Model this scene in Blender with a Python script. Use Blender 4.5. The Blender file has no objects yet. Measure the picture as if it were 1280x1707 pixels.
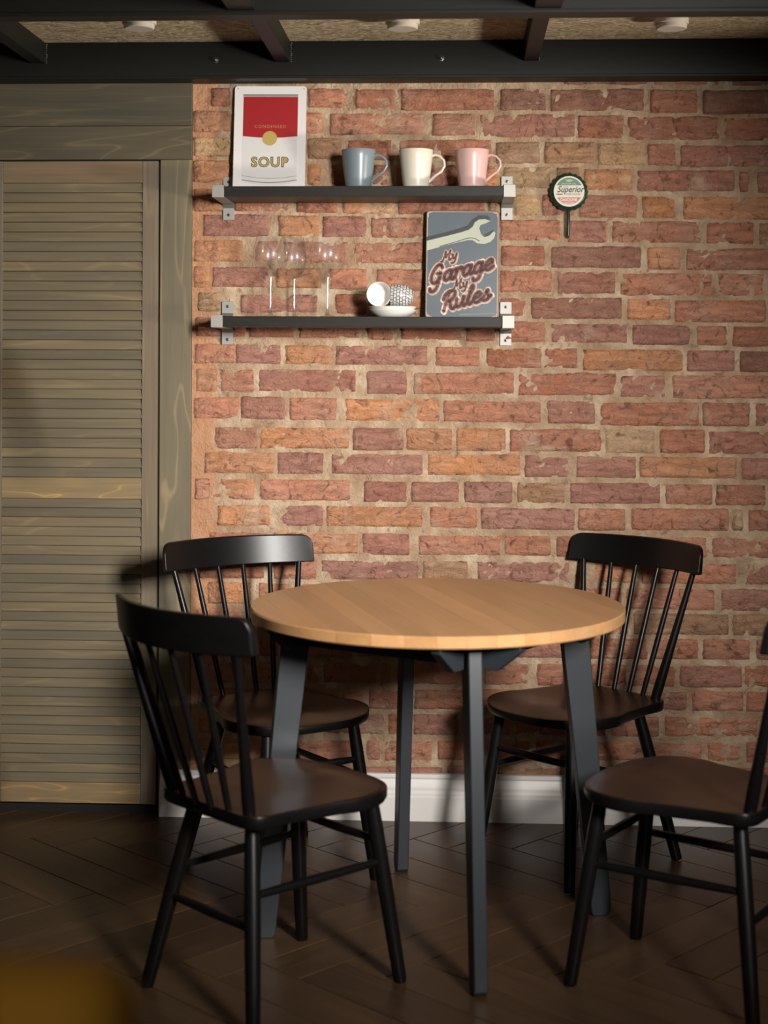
import bpy, math, random
import numpy as np
from mathutils import Vector, Matrix, noise
random.seed(7)
PI = math.pi
SC = bpy.context.scene
COL = SC.collection

# ------------------------------------------------------------------ camera
FPX, CD, CH = 2570.0, 4.65, 1.37           # focal length in px of a 1280 wide frame, distance to wall, height
TH, ROLL = math.atan(125 / 2570.0), 0.004
VX, VY = 640.0, 605.0
cam_d = bpy.data.cameras.new('camera')
cam = bpy.data.objects.new('camera', cam_d); COL.objects.link(cam)
cam_d.sensor_fit = 'HORIZONTAL'; cam_d.sensor_width = 36.0
cam_d.lens = FPX / 1280 * 36
cam_d.shift_y = -(853.5 - VY) / 1280
cam.matrix_world = (Matrix.Translation((0, -CD, CH)) @ Matrix.Rotation(TH, 4, 'Z')
                    @ Matrix.Rotation(PI / 2, 4, 'X') @ Matrix.Rotation(ROLL, 4, 'Z'))
cam_d.clip_start = 0.02
cam_d.dof.use_dof = True; cam_d.dof.focus_distance = 4.35; cam_d.dof.aperture_fstop = 3.4
SC.camera = cam

# ------------------------------------------------------------------ light
w = bpy.data.worlds.new('world'); SC.world = w; w.use_nodes = True
w.node_tree.nodes['Background'].inputs[0].default_value = (0.9, 0.82, 0.72, 1)
w.node_tree.nodes['Background'].inputs[1].default_value = 0.022

def area(name, loc, target, sx, sy, power, color, spread):
    l = bpy.data.lights.new(name, 'AREA'); l.shape = 'RECTANGLE'; l.size = sx; l.size_y = sy
    l.energy = power; l.color = color; l.spread = math.radians(spread)
    o = bpy.data.objects.new(name, l); COL.objects.link(o); o.location = loc
    o.rotation_euler = (Vector(target) - Vector(loc)).to_track_quat('-Z', 'Y').to_euler()
    return o
area('window_light', (1.25, -3.95, 1.85), (-0.64, 0, 0.95), 0.42, 0.62, 27, (1.0, 0.965, 0.92), 53)
area('side_lamp', (2.6, -1.75, 1.15), (-0.5, -0.62, 2.32), 0.25, 0.25, 9, (1.0, 0.92, 0.78), 44)
area('room_fill', (-1.2, -5.6, 2.2), (-0.5, 0, 0.5), 1.5, 1.2, 4, (1.0, 0.85, 0.66), 140)  # added warm fill from behind the camera, no lamp of its own
SC.view_settings.view_transform = 'Standard'; SC.view_settings.look = 'None'
SC.view_settings.exposure = 0.0; SC.view_settings.gamma = 1.0
SC.view_settings.use_curve_mapping = False

# ------------------------------------------------------------------ photo pixel <-> real plane
def ray(px, py):
    a, b = px - VX, py - VY
    c, s = math.cos(ROLL), math.sin(ROLL)
    u, v = a * c + b * s, -a * s + b * c
    r, z = u / FPX, -v / FPX
    return (r * math.cos(TH) - math.sin(TH), r * math.sin(TH) + math.cos(TH), z)
def at_y(px, py, Y):
    d = ray(px, py); k = (Y + CD) / d[1]
    return Vector((d[0] * k, Y, CH + d[2] * k))
def at_z(px, py, Z):
    d = ray(px, py); k = (Z - CH) / d[2]
    return Vector((d[0] * k, d[1] * k - CD, Z))

# ------------------------------------------------------------------ materials
def new_mat(name, base=(0.5, 0.5, 0.5), rough=0.5, metal=0.0, **kw):
    m = bpy.data.materials.new(name); m.use_nodes = True
    nt = m.node_tree; b = nt.nodes['Principled BSDF']
    b.inputs['Base Color'].default_value = (*base, 1)
    b.inputs['Roughness'].default_value = rough
    b.inputs['Metallic'].default_value = metal
    for k, v in kw.items(): b.inputs[k].default_value = v
    return m, nt, b
def nd(nt, t, **kw):
    n = nt.nodes.new(t)
    for k, v in kw.items():
        if isinstance(k, str) and hasattr(n, k) and k not in n.inputs: setattr(n, k, v)
        else: n.inputs[k].default_value = v
    return n
def lk(nt, a, b): nt.links.new(a, b)
def coords(nt, scale=(1, 1, 1), rand=True, kind='Object', rot=(0, 0, 0)):
    tc = nd(nt, 'ShaderNodeTexCoord'); mp = nd(nt, 'ShaderNodeMapping')
    mp.inputs['Scale'].default_value = scale; mp.inputs['Rotation'].default_value = rot
    src = tc.outputs[kind]
    if rand:
        oi = nd(nt, 'ShaderNodeObjectInfo')
        ml = nd(nt, 'ShaderNodeVectorMath', operation='SCALE'); ml.inputs[0].default_value = (13.1, 7.7, 23.3)
        lk(nt, oi.outputs['Random'], ml.inputs['Scale'])
        ad = nd(nt, 'ShaderNodeVectorMath', operation='ADD')
        lk(nt, src, ad.inputs[0]); lk(nt, ml.outputs[0], ad.inputs[1]); src = ad.outputs[0]
    lk(nt, src, mp.inputs['Vector'])
    return mp.outputs[0]
def noise_n(nt, vec, scale, detail=4, rough=0.55, dist=0.0):
    n = nd(nt, 'ShaderNodeTexNoise'); n.inputs['Scale'].default_value = scale
    n.inputs['Detail'].default_value = detail; n.inputs['Roughness'].default_value = rough
    n.inputs['Distortion'].default_value = dist
    lk(nt, vec, n.inputs['Vector']); return n.outputs['Fac']
def ramp(nt, fac, stops, interp='LINEAR'):
    r = nd(nt, 'ShaderNodeValToRGB'); r.color_ramp.interpolation = interp
    el = r.color_ramp.elements
    while len(el) < len(stops): el.new(0.5)
    for e, (p, c) in zip(el, stops):
        e.position = p; e.color = (*c, 1) if len(c) == 3 else c
    lk(nt, fac, r.inputs[0]); return r.outputs[0]
def g(v): return (v, v, v)
def mix(nt, fac, a, b, mode='MIX'):
    n = nd(nt, 'ShaderNodeMix', data_type='RGBA', blend_type=mode)
    for sock, v in ((n.inputs[0], fac), (n.inputs[6], a), (n.inputs[7], b)):
        if isinstance(v, (int, float)): sock.default_value = v
        elif isinstance(v, tuple): sock.default_value = (*v, 1) if len(v) == 3 else v
        else: lk(nt, v, sock)
    return n.outputs[2]
def bump(nt, b, h, strength, dist=0.002):
    n = nd(nt, 'ShaderNodeBump'); n.inputs['Strength'].default_value = strength
    n.inputs['Distance'].default_value = dist
    lk(nt, h, n.inputs['Height']); lk(nt, n.outputs[0], b.inputs['Normal'])

M = {}
# brick: its own colour comes from the object's colour
m, nt, b = new_mat('brick', rough=0.9, **{'Specular IOR Level': 0.2}); M['brick'] = m
oi = nd(nt, 'ShaderNodeObjectInfo')
v = coords(nt)
n1 = noise_n(nt, v, 9, 5, 0.6, 0.4); n2 = noise_n(nt, v, 60, 5, 0.7); n3 = noise_n(nt, v, 26, 3, 0.6, 1.5)
vr = coords(nt, (0.45, 1, 1.25)); n4 = noise_n(nt, vr, 34, 6, 0.72, 1.2); n5 = noise_n(nt, v, 6, 4, 0.65)
c1 = mix(nt, ramp(nt, n1, [(0.33, g(0)), (0.66, g(1))]), oi.outputs['Color'], (0.42, 0.25, 0.185))
c1 = mix(nt, 0.5, oi.outputs['Color'], c1)
c2 = mix(nt, ramp(nt, n3, [(0.30, g(0.85)), (0.44, g(0))]), c1, (0.17, 0.075, 0.045))
c2 = mix(nt, ramp(nt, n2, [(0.30, g(0.5)), (0.40, g(0))]), c2, (0.10, 0.05, 0.035))
c2 = mix(nt, ramp(nt, n2, [(0.62, g(0)), (0.74, g(0.4))]), c2, (0.62, 0.45, 0.32))
c3 = mix(nt, ramp(nt, n5, [(0.60, g(0)), (0.68, g(0.55))]), c2, (0.50, 0.38, 0.26))
lk(nt, c3, b.inputs['Base Color'])
nc = noise_n(nt, coords(nt, (0.75, 1, 1.35)), 11, 2, 0.55, 1.6)
sb = nd(nt, 'ShaderNodeMath', operation='SUBTRACT'); lk(nt, nc, sb.inputs[0]); sb.inputs[1].default_value = 0.5
ab = nd(nt, 'ShaderNodeMath', operation='ABSOLUTE'); lk(nt, sb.outputs[0], ab.inputs[0])
crk = ramp(nt, ab.outputs[0], [(0.0, g(0)), (0.016, g(1))])
c3 = mix(nt, mix(nt, crk, g(0.13), g(0.0)), c3, (0.13, 0.06, 0.04)); lk(nt, c3, b.inputs['Base Color'])
hh = nd(nt, 'ShaderNodeMath', operation='ADD'); lk(nt, n4, hh.inputs[0])
h2 = nd(nt, 'ShaderNodeMath', operation='MULTIPLY'); h2.inputs[1].default_value = 0.5; lk(nt, n2, h2.inputs[0])
lk(nt, h2.outputs[0], hh.inputs[1])
h3 = nd(nt, 'ShaderNodeMath', operation='MULTIPLY_ADD'); lk(nt, crk, h3.inputs[0]); h3.inputs[1].default_value = 0.12; lk(nt, hh.outputs[0], h3.inputs[2])
bump(nt, b, h3.outputs[0], 1.0, 0.013)
# mortar, with the orange brick dust smeared down the edge beside the door frame
m, nt, b = new_mat('mortar', rough=0.95, **{'Specular IOR Level': 0.15}); M['mortar'] = m
v = coords(nt, rand=False)
n1 = noise_n(nt, v, 11, 5, 0.6); n2 = noise_n(nt, v, 110, 4, 0.7); n3 = noise_n(nt, v, 30, 4, 0.6, 0.8)
c = ramp(nt, n1, [(0.3, (0.30, 0.185, 0.11)), (0.5, (0.42, 0.295, 0.19)), (0.68, (0.58, 0.45, 0.32))])
c = mix(nt, ramp(nt, n3, [(0.30, g(0.7)), (0.42, g(0))]), c, (0.20, 0.12, 0.07))
c = mix(nt, ramp(nt, n2, [(0.62, g(0)), (0.75, g(0.5))]), c, (0.62, 0.52, 0.38))
tc = nd(nt, 'ShaderNodeTexCoord'); sx = nd(nt, 'ShaderNodeSeparateXYZ'); lk(nt, tc.outputs['Object'], sx.inputs[0])
ma = nd(nt, 'ShaderNodeMath', operation='MULTIPLY_ADD'); lk(nt, n1, ma.inputs[0]); ma.inputs[1].default_value = 0.022
lk(nt, sx.outputs[0], ma.inputs[2])
mr = nd(nt, 'ShaderNodeMapRange'); lk(nt, ma.outputs[0], mr.inputs[0])
XE = at_y(318, 600, 0).x
mr.inputs[1].default_value = XE + 0.075; mr.inputs[2].default_value = XE + 0.10; mr.inputs[3].default_value = 0.9; mr.inputs[4].default_value = 0
c = mix(nt, mr.outputs[0], c, mix(nt, n3, (0.50, 0.24, 0.12), (0.44, 0.24, 0.14)))
lk(nt, c, b.inputs['Base Color'])
nm = nd(nt, 'ShaderNodeMath', operation='ADD'); lk(nt, n2, nm.inputs[0]); lk(nt, n3, nm.inputs[1])
bump(nt, b, nm.outputs[0], 1.0, 0.007)

def wood(name, cols, axis='X', scale=1.0, rough=0.55, rnd=0.25, bmp=0.25, rings=1.0, streak=0.5, spec=0.35, vein=False):
    m, nt, b = new_mat(name, rough=rough)
    s = {'X': (0.12, 1, 1), 'Y': (1, 0.12, 1), 'Z': (1, 1, 0.12)}[axis]
    v = coords(nt, tuple(k * scale for k in s))
    n1 = noise_n(nt, v, 7, 3, 0.5, 0.6)
    wv = nd(nt, 'ShaderNodeMath', operation='MULTIPLY'); wv.inputs[1].default_value = 9 * rings; lk(nt, n1, wv.inputs[0])
    fr = nd(nt, 'ShaderNodeMath', operation='PINGPONG'); fr.inputs[1].default_value = 0.5; lk(nt, wv.outputs[0], fr.inputs[0])
    d2 = nd(nt, 'ShaderNodeMath', operation='MULTIPLY'); d2.inputs[1].default_value = 2; lk(nt, fr.outputs[0], d2.inputs[0])
    vf = coords(nt, tuple((k if k == 1 else 0.03) * scale for k in s))
    n2 = noise_n(nt, vf, 110, 3, 0.6)
    vb = coords(nt, tuple((1 if k == 1 else 0.3) for k in s)); n3 = noise_n(nt, vb, 5, 3, 0.5)
    c = mix(nt, ramp(nt, d2.outputs[0], [(0.0, g(0)), (0.16, g(0.85)), (1.0, g(1))]) if vein else d2.outputs[0], cols[0], cols[1])
    c = mix(nt, ramp(nt, n3, [(0.35, g(0)), (0.65, g(0.75))]), c, cols[2])
    c = mix(nt, streak, c, mix(nt, n2, g(0.35), g(1.35)), 'MULTIPLY')
    oi = nd(nt, 'ShaderNodeObjectInfo')
    mrn = nd(nt, 'ShaderNodeMapRange'); lk(nt, oi.outputs['Random'], mrn.inputs[0])
    mrn.inputs[3].default_value = 1 - rnd; mrn.inputs[4].default_value = 1 + rnd
    c = mix(nt, 1.0, c, mrn.outputs[0], 'MULTIPLY')
    lk(nt, c, b.inputs['Base Color'])
    bump(nt, b, n2, bmp, 0.001)
    b.inputs['Specular IOR Level'].default_value = spec
    M[name] = m; return m
GW = [(0.235, 0.178, 0.095), (0.175, 0.134, 0.078), (0.108, 0.095, 0.066)]
wood('slat_wood', GW, 'X', 0.9, 0.6, 0.06, 0.3, 0.8, vein=True)
wood('rail_wood', [(0.46, 0.28, 0.10), (0.23, 0.165, 0.085), (0.21, 0.15, 0.08)], 'X', 1.0, 0.6, 0.05, 0.3, 1.4, vein=True)
wood('top_rail_wood', [(0.20, 0.135, 0.075), (0.18, 0.12, 0.07), (0.17, 0.125, 0.08)], 'X', 1.0, 0.6, 0.05, 0.3, 1.0)
wood('stile_wood', [(0.22, 0.165, 0.10), (0.165, 0.125, 0.080), (0.12, 0.105, 0.08)], 'Z', 1.0, 0.6, 0.08, 0.3, vein=True)
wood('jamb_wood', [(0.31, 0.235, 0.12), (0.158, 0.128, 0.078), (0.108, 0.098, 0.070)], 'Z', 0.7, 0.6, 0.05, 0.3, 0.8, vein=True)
wood('shaded_header_wood', [(0.155, 0.115, 0.06), (0.085, 0.068, 0.040), (0.050, 0.050, 0.038)], 'X', 0.9, 0.6, 0.1, 0.3, vein=True)  # darker stain, with the shade by the beam also put into the colour
wood('floor_wood', [(0.088, 0.051, 0.025), (0.062, 0.036, 0.018), (0.070, 0.039, 0.020)], 'X', 1.0, 0.36, 0.22, 0.2, 0.8, 0.55)
wood('table_wood', [(0.50, 0.27, 0.115), (0.44, 0.23, 0.095), (0.47, 0.26, 0.12)], 'Y', 0.8, 0.33, 0.10, 0.08, 0.6, 0.22)
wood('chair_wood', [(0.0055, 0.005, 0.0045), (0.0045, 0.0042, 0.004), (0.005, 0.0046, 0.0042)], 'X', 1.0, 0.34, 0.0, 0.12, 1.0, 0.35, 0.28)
wood('seat_reflection_wood', [(0.026, 0.011, 0.006), (0.020, 0.009, 0.005), (0.022, 0.010, 0.0055)], 'X', 1.0, 0.30, 0.0, 0.12, 1.0, 0.35, 0.35)  # near black wood with the reflected brown put into its colour
wood('shelf_wood', [(0.020, 0.017, 0.014), (0.014, 0.013, 0.012), (0.017, 0.016, 0.014)], 'X', 1.0, 0.42, 0.0, 0.3, 1.0, 0.6, 0.22)
for k, (c, r, mt) in {
    'table_leg': ((0.022, 0.026, 0.030), 0.40, 0), 'baseboard': ((0.72, 0.69, 0.66), 0.45, 0),
    'white_plastic': ((0.52, 0.47, 0.42), 0.45, 0), 'black_rubber': ((0.01, 0.01, 0.01), 0.7, 0),
    'grey_mug': ((0.165, 0.205, 0.225), 0.30, 0), 'cream_mug': ((0.62, 0.57, 0.47), 0.30, 0),
    'pink_mug': ((0.60, 0.385, 0.355), 0.30, 0), 'porcelain': ((0.80, 0.78, 0.74), 0.18, 0),
    'sign_white': ((0.66, 0.63, 0.62), 0.35, 0), 'sign_red': ((0.30, 0.012, 0.014), 0.38, 0),
    'sign_gold': ((0.40, 0.30, 0.09), 0.4, 0), 'sign_grey': ((0.28, 0.28, 0.28), 0.4, 0.3),
    'sign_ink': ((0.055, 0.045, 0.025), 0.5, 0), 'sign_light': ((0.58, 0.56, 0.55), 0.35, 0),
    'garage_shadow': ((0.018, 0.021, 0.021), 0.45, 0), 'garage_pale': ((0.40, 0.42, 0.33), 0.4, 0),
    'garage_maroon': ((0.17, 0.055, 0.045), 0.45, 0), 'garage_peach': ((0.72, 0.53, 0.43), 0.45, 0),
    'garage_edge': ((0.10, 0.045, 0.04), 0.5, 0), 'garage_wear': ((0.40, 0.30, 0.22), 0.6, 0),
    'cap_green': ((0.008, 0.040, 0.022), 0.35, 0), 'cap_white': ((0.55, 0.50, 0.40), 0.4, 0),
    'cap_mid_green': ((0.02, 0.12, 0.06), 0.4, 0), 'cap_red': ((0.42, 0.07, 0.05), 0.4, 0),
    'cap_ink': ((0.02, 0.02, 0.02), 0.5, 0), 'cap_grey': ((0.12, 0.15, 0.13), 0.5, 0),
    'cap_yellow': ((0.40, 0.42, 0.16), 0.5, 0),
    'screw_steel': ((0.10, 0.10, 0.10), 0.35, 0.9), 'mustard_fabric': ((0.85, 0.45, 0.06), 0.9, 0),
    'dark_hole': ((0.006, 0.005, 0.004), 0.9, 0), 'vase_clay': ((0.25, 0.16, 0.10), 0.7, 0),
    'dry_leaf': ((0.75, 0.42, 0.16), 0.7, 0), 'weld': ((0.10, 0.10, 0.09), 0.45, 0.6)}.items():
    M[k] = new_mat(k, c, r, mt)[0]
# blue sign paint with a little wear
m, nt, b = new_mat('garage_blue', rough=0.4); M['garage_blue'] = m
v = coords(nt, rand=False); n1 = noise_n(nt, v, 14, 4); n2 = noise_n(nt, v, 160, 4, 0.7)
c = mix(nt, n1, (0.060, 0.082, 0.100), (0.085, 0.108, 0.125))
c = mix(nt, ramp(nt, n2, [(0.70, g(0)), (0.76, g(0.5))]), c, (0.35, 0.3, 0.25)); lk(nt, c, b.inputs['Base Color'])
# brushed steel
m, nt, b = new_mat('brushed_steel', (0.36, 0.345, 0.32), 0.58, 1.0); M['steel'] = m
v = coords(nt, (1, 1, 0.05)); n1 = noise_n(nt, v, 900, 2); bump(nt, b, n1, 0.08, 0.0005)
# black painted steel beam
m, nt, b = new_mat('beam_steel', rough=0.5, **{'Specular IOR Level': 0.22}); M['beam'] = m
v = coords(nt, (0.5, 1, 1), rand=False); n1 = noise_n(nt, v, 6, 5); n2 = noise_n(nt, v, 45, 4, 0.7)
c = mix(nt, n1, (0.005, 0.0055, 0.005), (0.011, 0.0105, 0.009))
c = mix(nt, ramp(nt, n2, [(0.68, g(0)), (0.80, g(0.5))]), c, (0.10, 0.09, 0.07)); lk(nt, c, b.inputs['Base Color'])
bump(nt, b, n2, 0.3, 0.001)
# pressed strand board of the ceiling
m, nt, b = new_mat('strand_board', rough=0.8); M['ceiling'] = m
v = coords(nt, (0.7, 1.6, 1), rand=False, rot=(0, 0, 0.5)); n1 = noise_n(nt, v, 24, 4, 0.6, 3.0); n2 = noise_n(nt, v, 9, 3)
c = ramp(nt, n1, [(0.38, (0.19, 0.14, 0.085)), (0.5, (0.42, 0.34, 0.22)), (0.62, (0.68, 0.58, 0.42))])
c = mix(nt, 0.15, c, (0.42, 0.34, 0.22)); lk(nt, c, b.inputs['Base Color']); bump(nt, b, n1, 0.8, 0.004)
# glass
m, nt, b = new_mat('clear_glass', (1, 1, 1), 0.0, 0.0, **{'Transmission Weight': 1.0, 'IOR': 1.45}); M['glass'] = m
m = bpy.data.materials.new('thin_glass'); m.use_nodes = True; nt = m.node_tree; nt.nodes.remove(nt.nodes['Principled BSDF'])
tr = nd(nt, 'ShaderNodeBsdfTransparent'); tr.inputs[0].default_value = (0.985, 0.985, 0.98, 1)
gl = nd(nt, 'ShaderNodeBsdfGlossy'); gl.inputs['Roughness'].default_value = 0.06
fr = nd(nt, 'ShaderNodeLayerWeight'); fr.inputs['Blend'].default_value = 0.5
pw = nd(nt, 'ShaderNodeMath', operation='POWER'); lk(nt, fr.outputs['Facing'], pw.inputs[0]); pw.inputs[1].default_value = 2.6
fm = nd(nt, 'ShaderNodeMath', operation='MULTIPLY_ADD'); lk(nt, pw.outputs[0], fm.inputs[0]); fm.inputs[1].default_value = 0.50; fm.inputs[2].default_value = 0.06
lk(nt, ramp(nt, fr.outputs['Facing'], [(0.0, (0.985, 0.985, 0.98)), (0.72, (0.96, 0.955, 0.95)), (1.0, (0.62, 0.60, 0.57))]), tr.inputs[0])
g2 = nd(nt, 'ShaderNodeBsdfGlossy'); g2.inputs['Roughness'].default_value = 0.38
mg = nd(nt, 'ShaderNodeMixShader'); mg.inputs[0].default_value = 0.55; lk(nt, gl.outputs[0], mg.inputs[1]); lk(nt, g2.outputs[0], mg.inputs[2]); gl = mg
mx = nd(nt, 'ShaderNodeMixShader'); lk(nt, fm.outputs[0], mx.inputs[0]); lk(nt, tr.outputs[0], mx.inputs[1]); lk(nt, gl.outputs[0], mx.inputs[2])
lk(nt, mx.outputs[0], nt.nodes['Material Output'].inputs[0]); M['thin_glass'] = m
m = bpy.data.materials.new('stem_glass'); m.use_nodes = True; nt = m.node_tree; nt.nodes.remove(nt.nodes['Principled BSDF'])
tr = nd(nt, 'ShaderNodeBsdfTransparent'); tr.inputs[0].default_value = (0.93, 0.93, 0.92, 1)
gl = nd(nt, 'ShaderNodeBsdfGlossy'); gl.inputs['Roughness'].default_value = 0.22
mx = nd(nt, 'ShaderNodeMixShader'); mx.inputs[0].default_value = 0.22; lk(nt, tr.outputs[0], mx.inputs[1]); lk(nt, gl.outputs[0], mx.inputs[2])
lk(nt, mx.outputs[0], nt.nodes['Material Output'].inputs[0]); M['stem_glass'] = m
# ornament on the cup: fine black line pattern on white
m, nt, b = new_mat('ornament_porcelain', rough=0.18); M['ornament'] = m
tc = nd(nt, 'ShaderNodeTexCoord')
br = nd(nt, 'ShaderNodeTexBrick'); br.offset = 0.5
br.inputs['Scale'].default_value = 1.0; br.inputs['Mortar Size'].default_value = 0.0009
br.inputs['Brick Width'].default_value = 0.011; br.inputs['Row Height'].default_value = 0.009
br.inputs['Color1'].default_value = (0.75, 0.74, 0.72, 1); br.inputs['Color2'].default_value = (0.75, 0.74, 0.72, 1)
br.inputs['Mortar'].default_value = (0.02, 0.02, 0.025, 1)
lk(nt, tc.outputs['UV'], br.inputs['Vector'])
vo = nd(nt, 'ShaderNodeTexVoronoi', feature='DISTANCE_TO_EDGE'); vo.inputs['Scale'].default_value = 420
lk(nt, tc.outputs['UV'], vo.inputs['Vector'])
c = mix(nt, ramp(nt, vo.outputs['Distance'], [(0.05, g(0.85)), (0.12, g(0))]), br.outputs['Color'], (0.06, 0.06, 0.07))
lk(nt, c, b.inputs['Base Color'])

# ------------------------------------------------------------------ mesh helpers
class MB:
    def __init__(s): s.v = []; s.f = []
    def add(s, vs, fs):
        o = len(s.v); s.v += [tuple(p) for p in vs]; s.f += [tuple(i + o for i in f) for f in fs]; return s
    def box(s, x0, x1, y0, y1, z0, z1):
        return s.add([(x0, y0, z0), (x1, y0, z0), (x1, y1, z0), (x0, y1, z0), (x0, y0, z1), (x1, y0, z1), (x1, y1, z1), (x0, y1, z1)],
                     [(0, 3, 2, 1), (4, 5, 6, 7), (0, 1, 5, 4), (1, 2, 6, 5), (2, 3, 7, 6), (3, 0, 4, 7)])
    def prism(s, poly, fn, d0, d1):
        # poly: 2D outline, fn(a, b, d) -> 3D
        n = len(poly)
        vs = [fn(a, b_, d0) for a, b_ in poly] + [fn(a, b_, d1) for a, b_ in poly]
        fs = [tuple(range(n))[::-1], tuple(range(n, 2 * n))] + [(i, (i + 1) % n, n + (i + 1) % n, n + i) for i in range(n)]
        return s.add(vs, fs)
    def lathe(s, prof, n=32, fn=None, closed=False, cap=True):
        # prof: (r, z); fn maps local point to place
        fn = fn or (lambda x, y, z: (x, y, z))
        vs = []; fs = []
        for r, z in prof:
            for i in range(n):
                a = 2 * PI * i / n; vs.append(fn(r * math.cos(a), r * math.sin(a), z))
        k = len(prof)
        for j in range(k - 1 if not closed else k):
            j2 = (j + 1) % k
            for i in range(n):
                i2 = (i + 1) % n; fs.append((j * n + i, j * n + i2, j2 * n + i2, j2 * n + i))
        if not closed and cap:
            fs.append(tuple(range(n))[::-1]); fs.append(tuple(range((k - 1) * n, k * n)))
        return s.add(vs, fs)
    def tube(s, pts, rads, n=12):
        pts = [Vector(p) for p in pts]; vs = []; fs = []
        up = None
        for i, p in enumerate(pts):
            t = (pts[min(i + 1, len(pts) - 1)] - pts[max(i - 1, 0)]).normalized()
            if up is None:
                up = t.orthogonal().normalized()
            a = (up - t * up.dot(t)).normalized(); up = a; c = t.cross(a)
            r = rads[i] if isinstance(rads, (list, tuple)) else rads
            for k in range(n):
                an = 2 * PI * k / n; vs.append(p + a * (r * math.cos(an)) + c * (r * math.sin(an)))
        for j in range(len(pts) - 1):
            for i in range(n):
                i2 = (i + 1) % n; fs.append((j * n + i, j * n + i2, (j + 1) * n + i2, (j + 1) * n + i))
        fs.append(tuple(range(n))[::-1]); fs.append(tuple(range((len(pts) - 1) * n, len(pts) * n)))
        return s.add(vs, fs)
    def mesh(s, name, mat, smooth=35):
        me = bpy.data.meshes.new(name); me.from_pydata(s.v, [], s.f)
        import bmesh
        bm = bmesh.new(); bm.from_mesh(me); bmesh.ops.recalc_face_normals(bm, faces=bm.faces); bm.to_mesh(me); bm.free()
        if mat: me.materials.append(mat)
        if smooth:
            me.shade_smooth(); me.set_sharp_from_angle(angle=math.radians(smooth))
        return me
def put(name, me, parent=None, loc=(0, 0, 0)):
    o = bpy.data.objects.new(name, me); COL.objects.link(o); o.location = loc
    if parent: o.parent = parent
    return o
def part(name, mb, mat, parent=None, loc=(0, 0, 0), smooth=35, bevel=0):
    o = put(name, mb.mesh(name, M[mat], smooth), parent, loc)
    if bevel:
        bv = o.modifiers.new('bevel', 'BEVEL'); bv.width = bevel; bv.segments = 2; bv.limit_method = 'ANGLE'
        bv.harden_normals = False
    return o
def empty(name, loc, rz=0):
    o = bpy.data.objects.new(name, None); COL.objects.link(o); o.location = loc; o.rotation_euler = (0, 0, rz)
    o.empty_display_size = 0.05
    return o
def tag(o, label=None, cat=None, group=None, kind=None):
    if label: o['label'] = label
    if cat: o['category'] = cat
    if group: o['group'] = group
    if kind: o['kind'] = kind
    return o
def copy_tree(o, parent=None):
    c = o.copy(); COL.objects.link(c); c.parent = parent
    for ch in list(o.children): copy_tree(ch, c)
    return c
def text_part(name, body, size, mat, parent, origin, xdir, zdir, ydir, depth=0.0004, shear=0.0, bold=0.0, xs=1.0, space=1.0):
    # body is set flat in the plane (xdir, zdir), raised by depth along ydir (towards the viewer)
    cu = bpy.data.curves.new(name, 'FONT'); cu.body = body; cu.size = size; cu.align_x = 'CENTER'; cu.align_y = 'CENTER'
    cu.shear = shear; cu.offset = bold; cu.space_character = space; cu.resolution_u = 3
    t = bpy.data.objects.new(name, cu); COL.objects.link(t)
    bpy.context.view_layer.update()
    me = bpy.data.meshes.new_from_object(t.evaluated_get(bpy.context.evaluated_depsgraph_get()))
    bpy.data.objects.remove(t); me.name = name
    o0, X, Z, Y = Vector(origin), Vector(xdir), Vector(zdir), Vector(ydir)
    for vt in me.vertices:
        p = vt.co.copy(); vt.co = o0 + X * p.x * xs + Z * p.y + Y * depth
    me.materials.clear(); me.materials.append(M[mat])
    return put(name, me, parent)

# ================================================================== STRUCTURE
XL, XR = -2.3, 1.9
# ---- floor: herringbone planks
fl = tag(empty('floor', (0, 0, 0)), kind='structure')
part('subfloor', MB().box(-3.2, 3.2, -5.4, 0.3, -0.03, -0.011), 'dark_hole', fl)
PW, PL = 0.13, 0.65
pm = {}
def plank_mesh():
    e = 0.0012; mb = MB(); c = 0.0015
    x0, x1, y0, y1 = e, PL - e, e, PW - e
    vs = [(x0, y0, -.012), (x1, y0, -.012), (x1, y1, -.012), (x0, y1, -.012),
          (x0, y0, -c), (x1, y0, -c), (x1, y1, -c), (x0, y1, -c),
          (x0 + c, y0 + c, 0), (x1 - c, y0 + c, 0), (x1 - c, y1 - c, 0), (x0 + c, y1 - c, 0)]
    fs = [(0, 3, 2, 1), (8, 9, 10, 11)] + [(i, (i + 1) % 4, 4 + (i + 1) % 4, 4 + i) for i in range(4)] + [(4 + i, 4 + (i + 1) % 4, 8 + (i + 1) % 4, 8 + i) for i in range(4)]
    return mb.add(vs, fs)
pmesh = plank_mesh().mesh('plank', M['floor_wood'], 0)
rest = MB(); base = plank_mesh()
ANG = math.radians(-42); F0 = at_z(744, 1415, 0)
cA, sA = math.cos(ANG), math.sin(ANG)
def rotp(x, y): return F0.x + cA * x - sA * y, F0.y + sA * x + cA * y
planks = []
n_l = 5
for i in range(-60, 61):
    for j in range(-14, 15):
        # horizontal plank and its vertical partner of the herringbone cell
        ox = i * PW + j * (PL) ; oy = i * PW - j * PL
        for kind in (0, 1):
            if kind == 0: x, y, r = ox, oy, 0.0; cx, cy = x + PL / 2, y + PW / 2
            else: x, y, r = ox + PL + PW, oy - PL + PW, PI / 2; cx, cy = x - PW / 2, y + PL / 2
            wx, wy = rotp(cx, cy)
            if -3.1 < wx < 3.1 and -5.3 < wy < 0.12: planks.append((wx, wy, x, y, r))
seen = set(); np_ = 0
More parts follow.
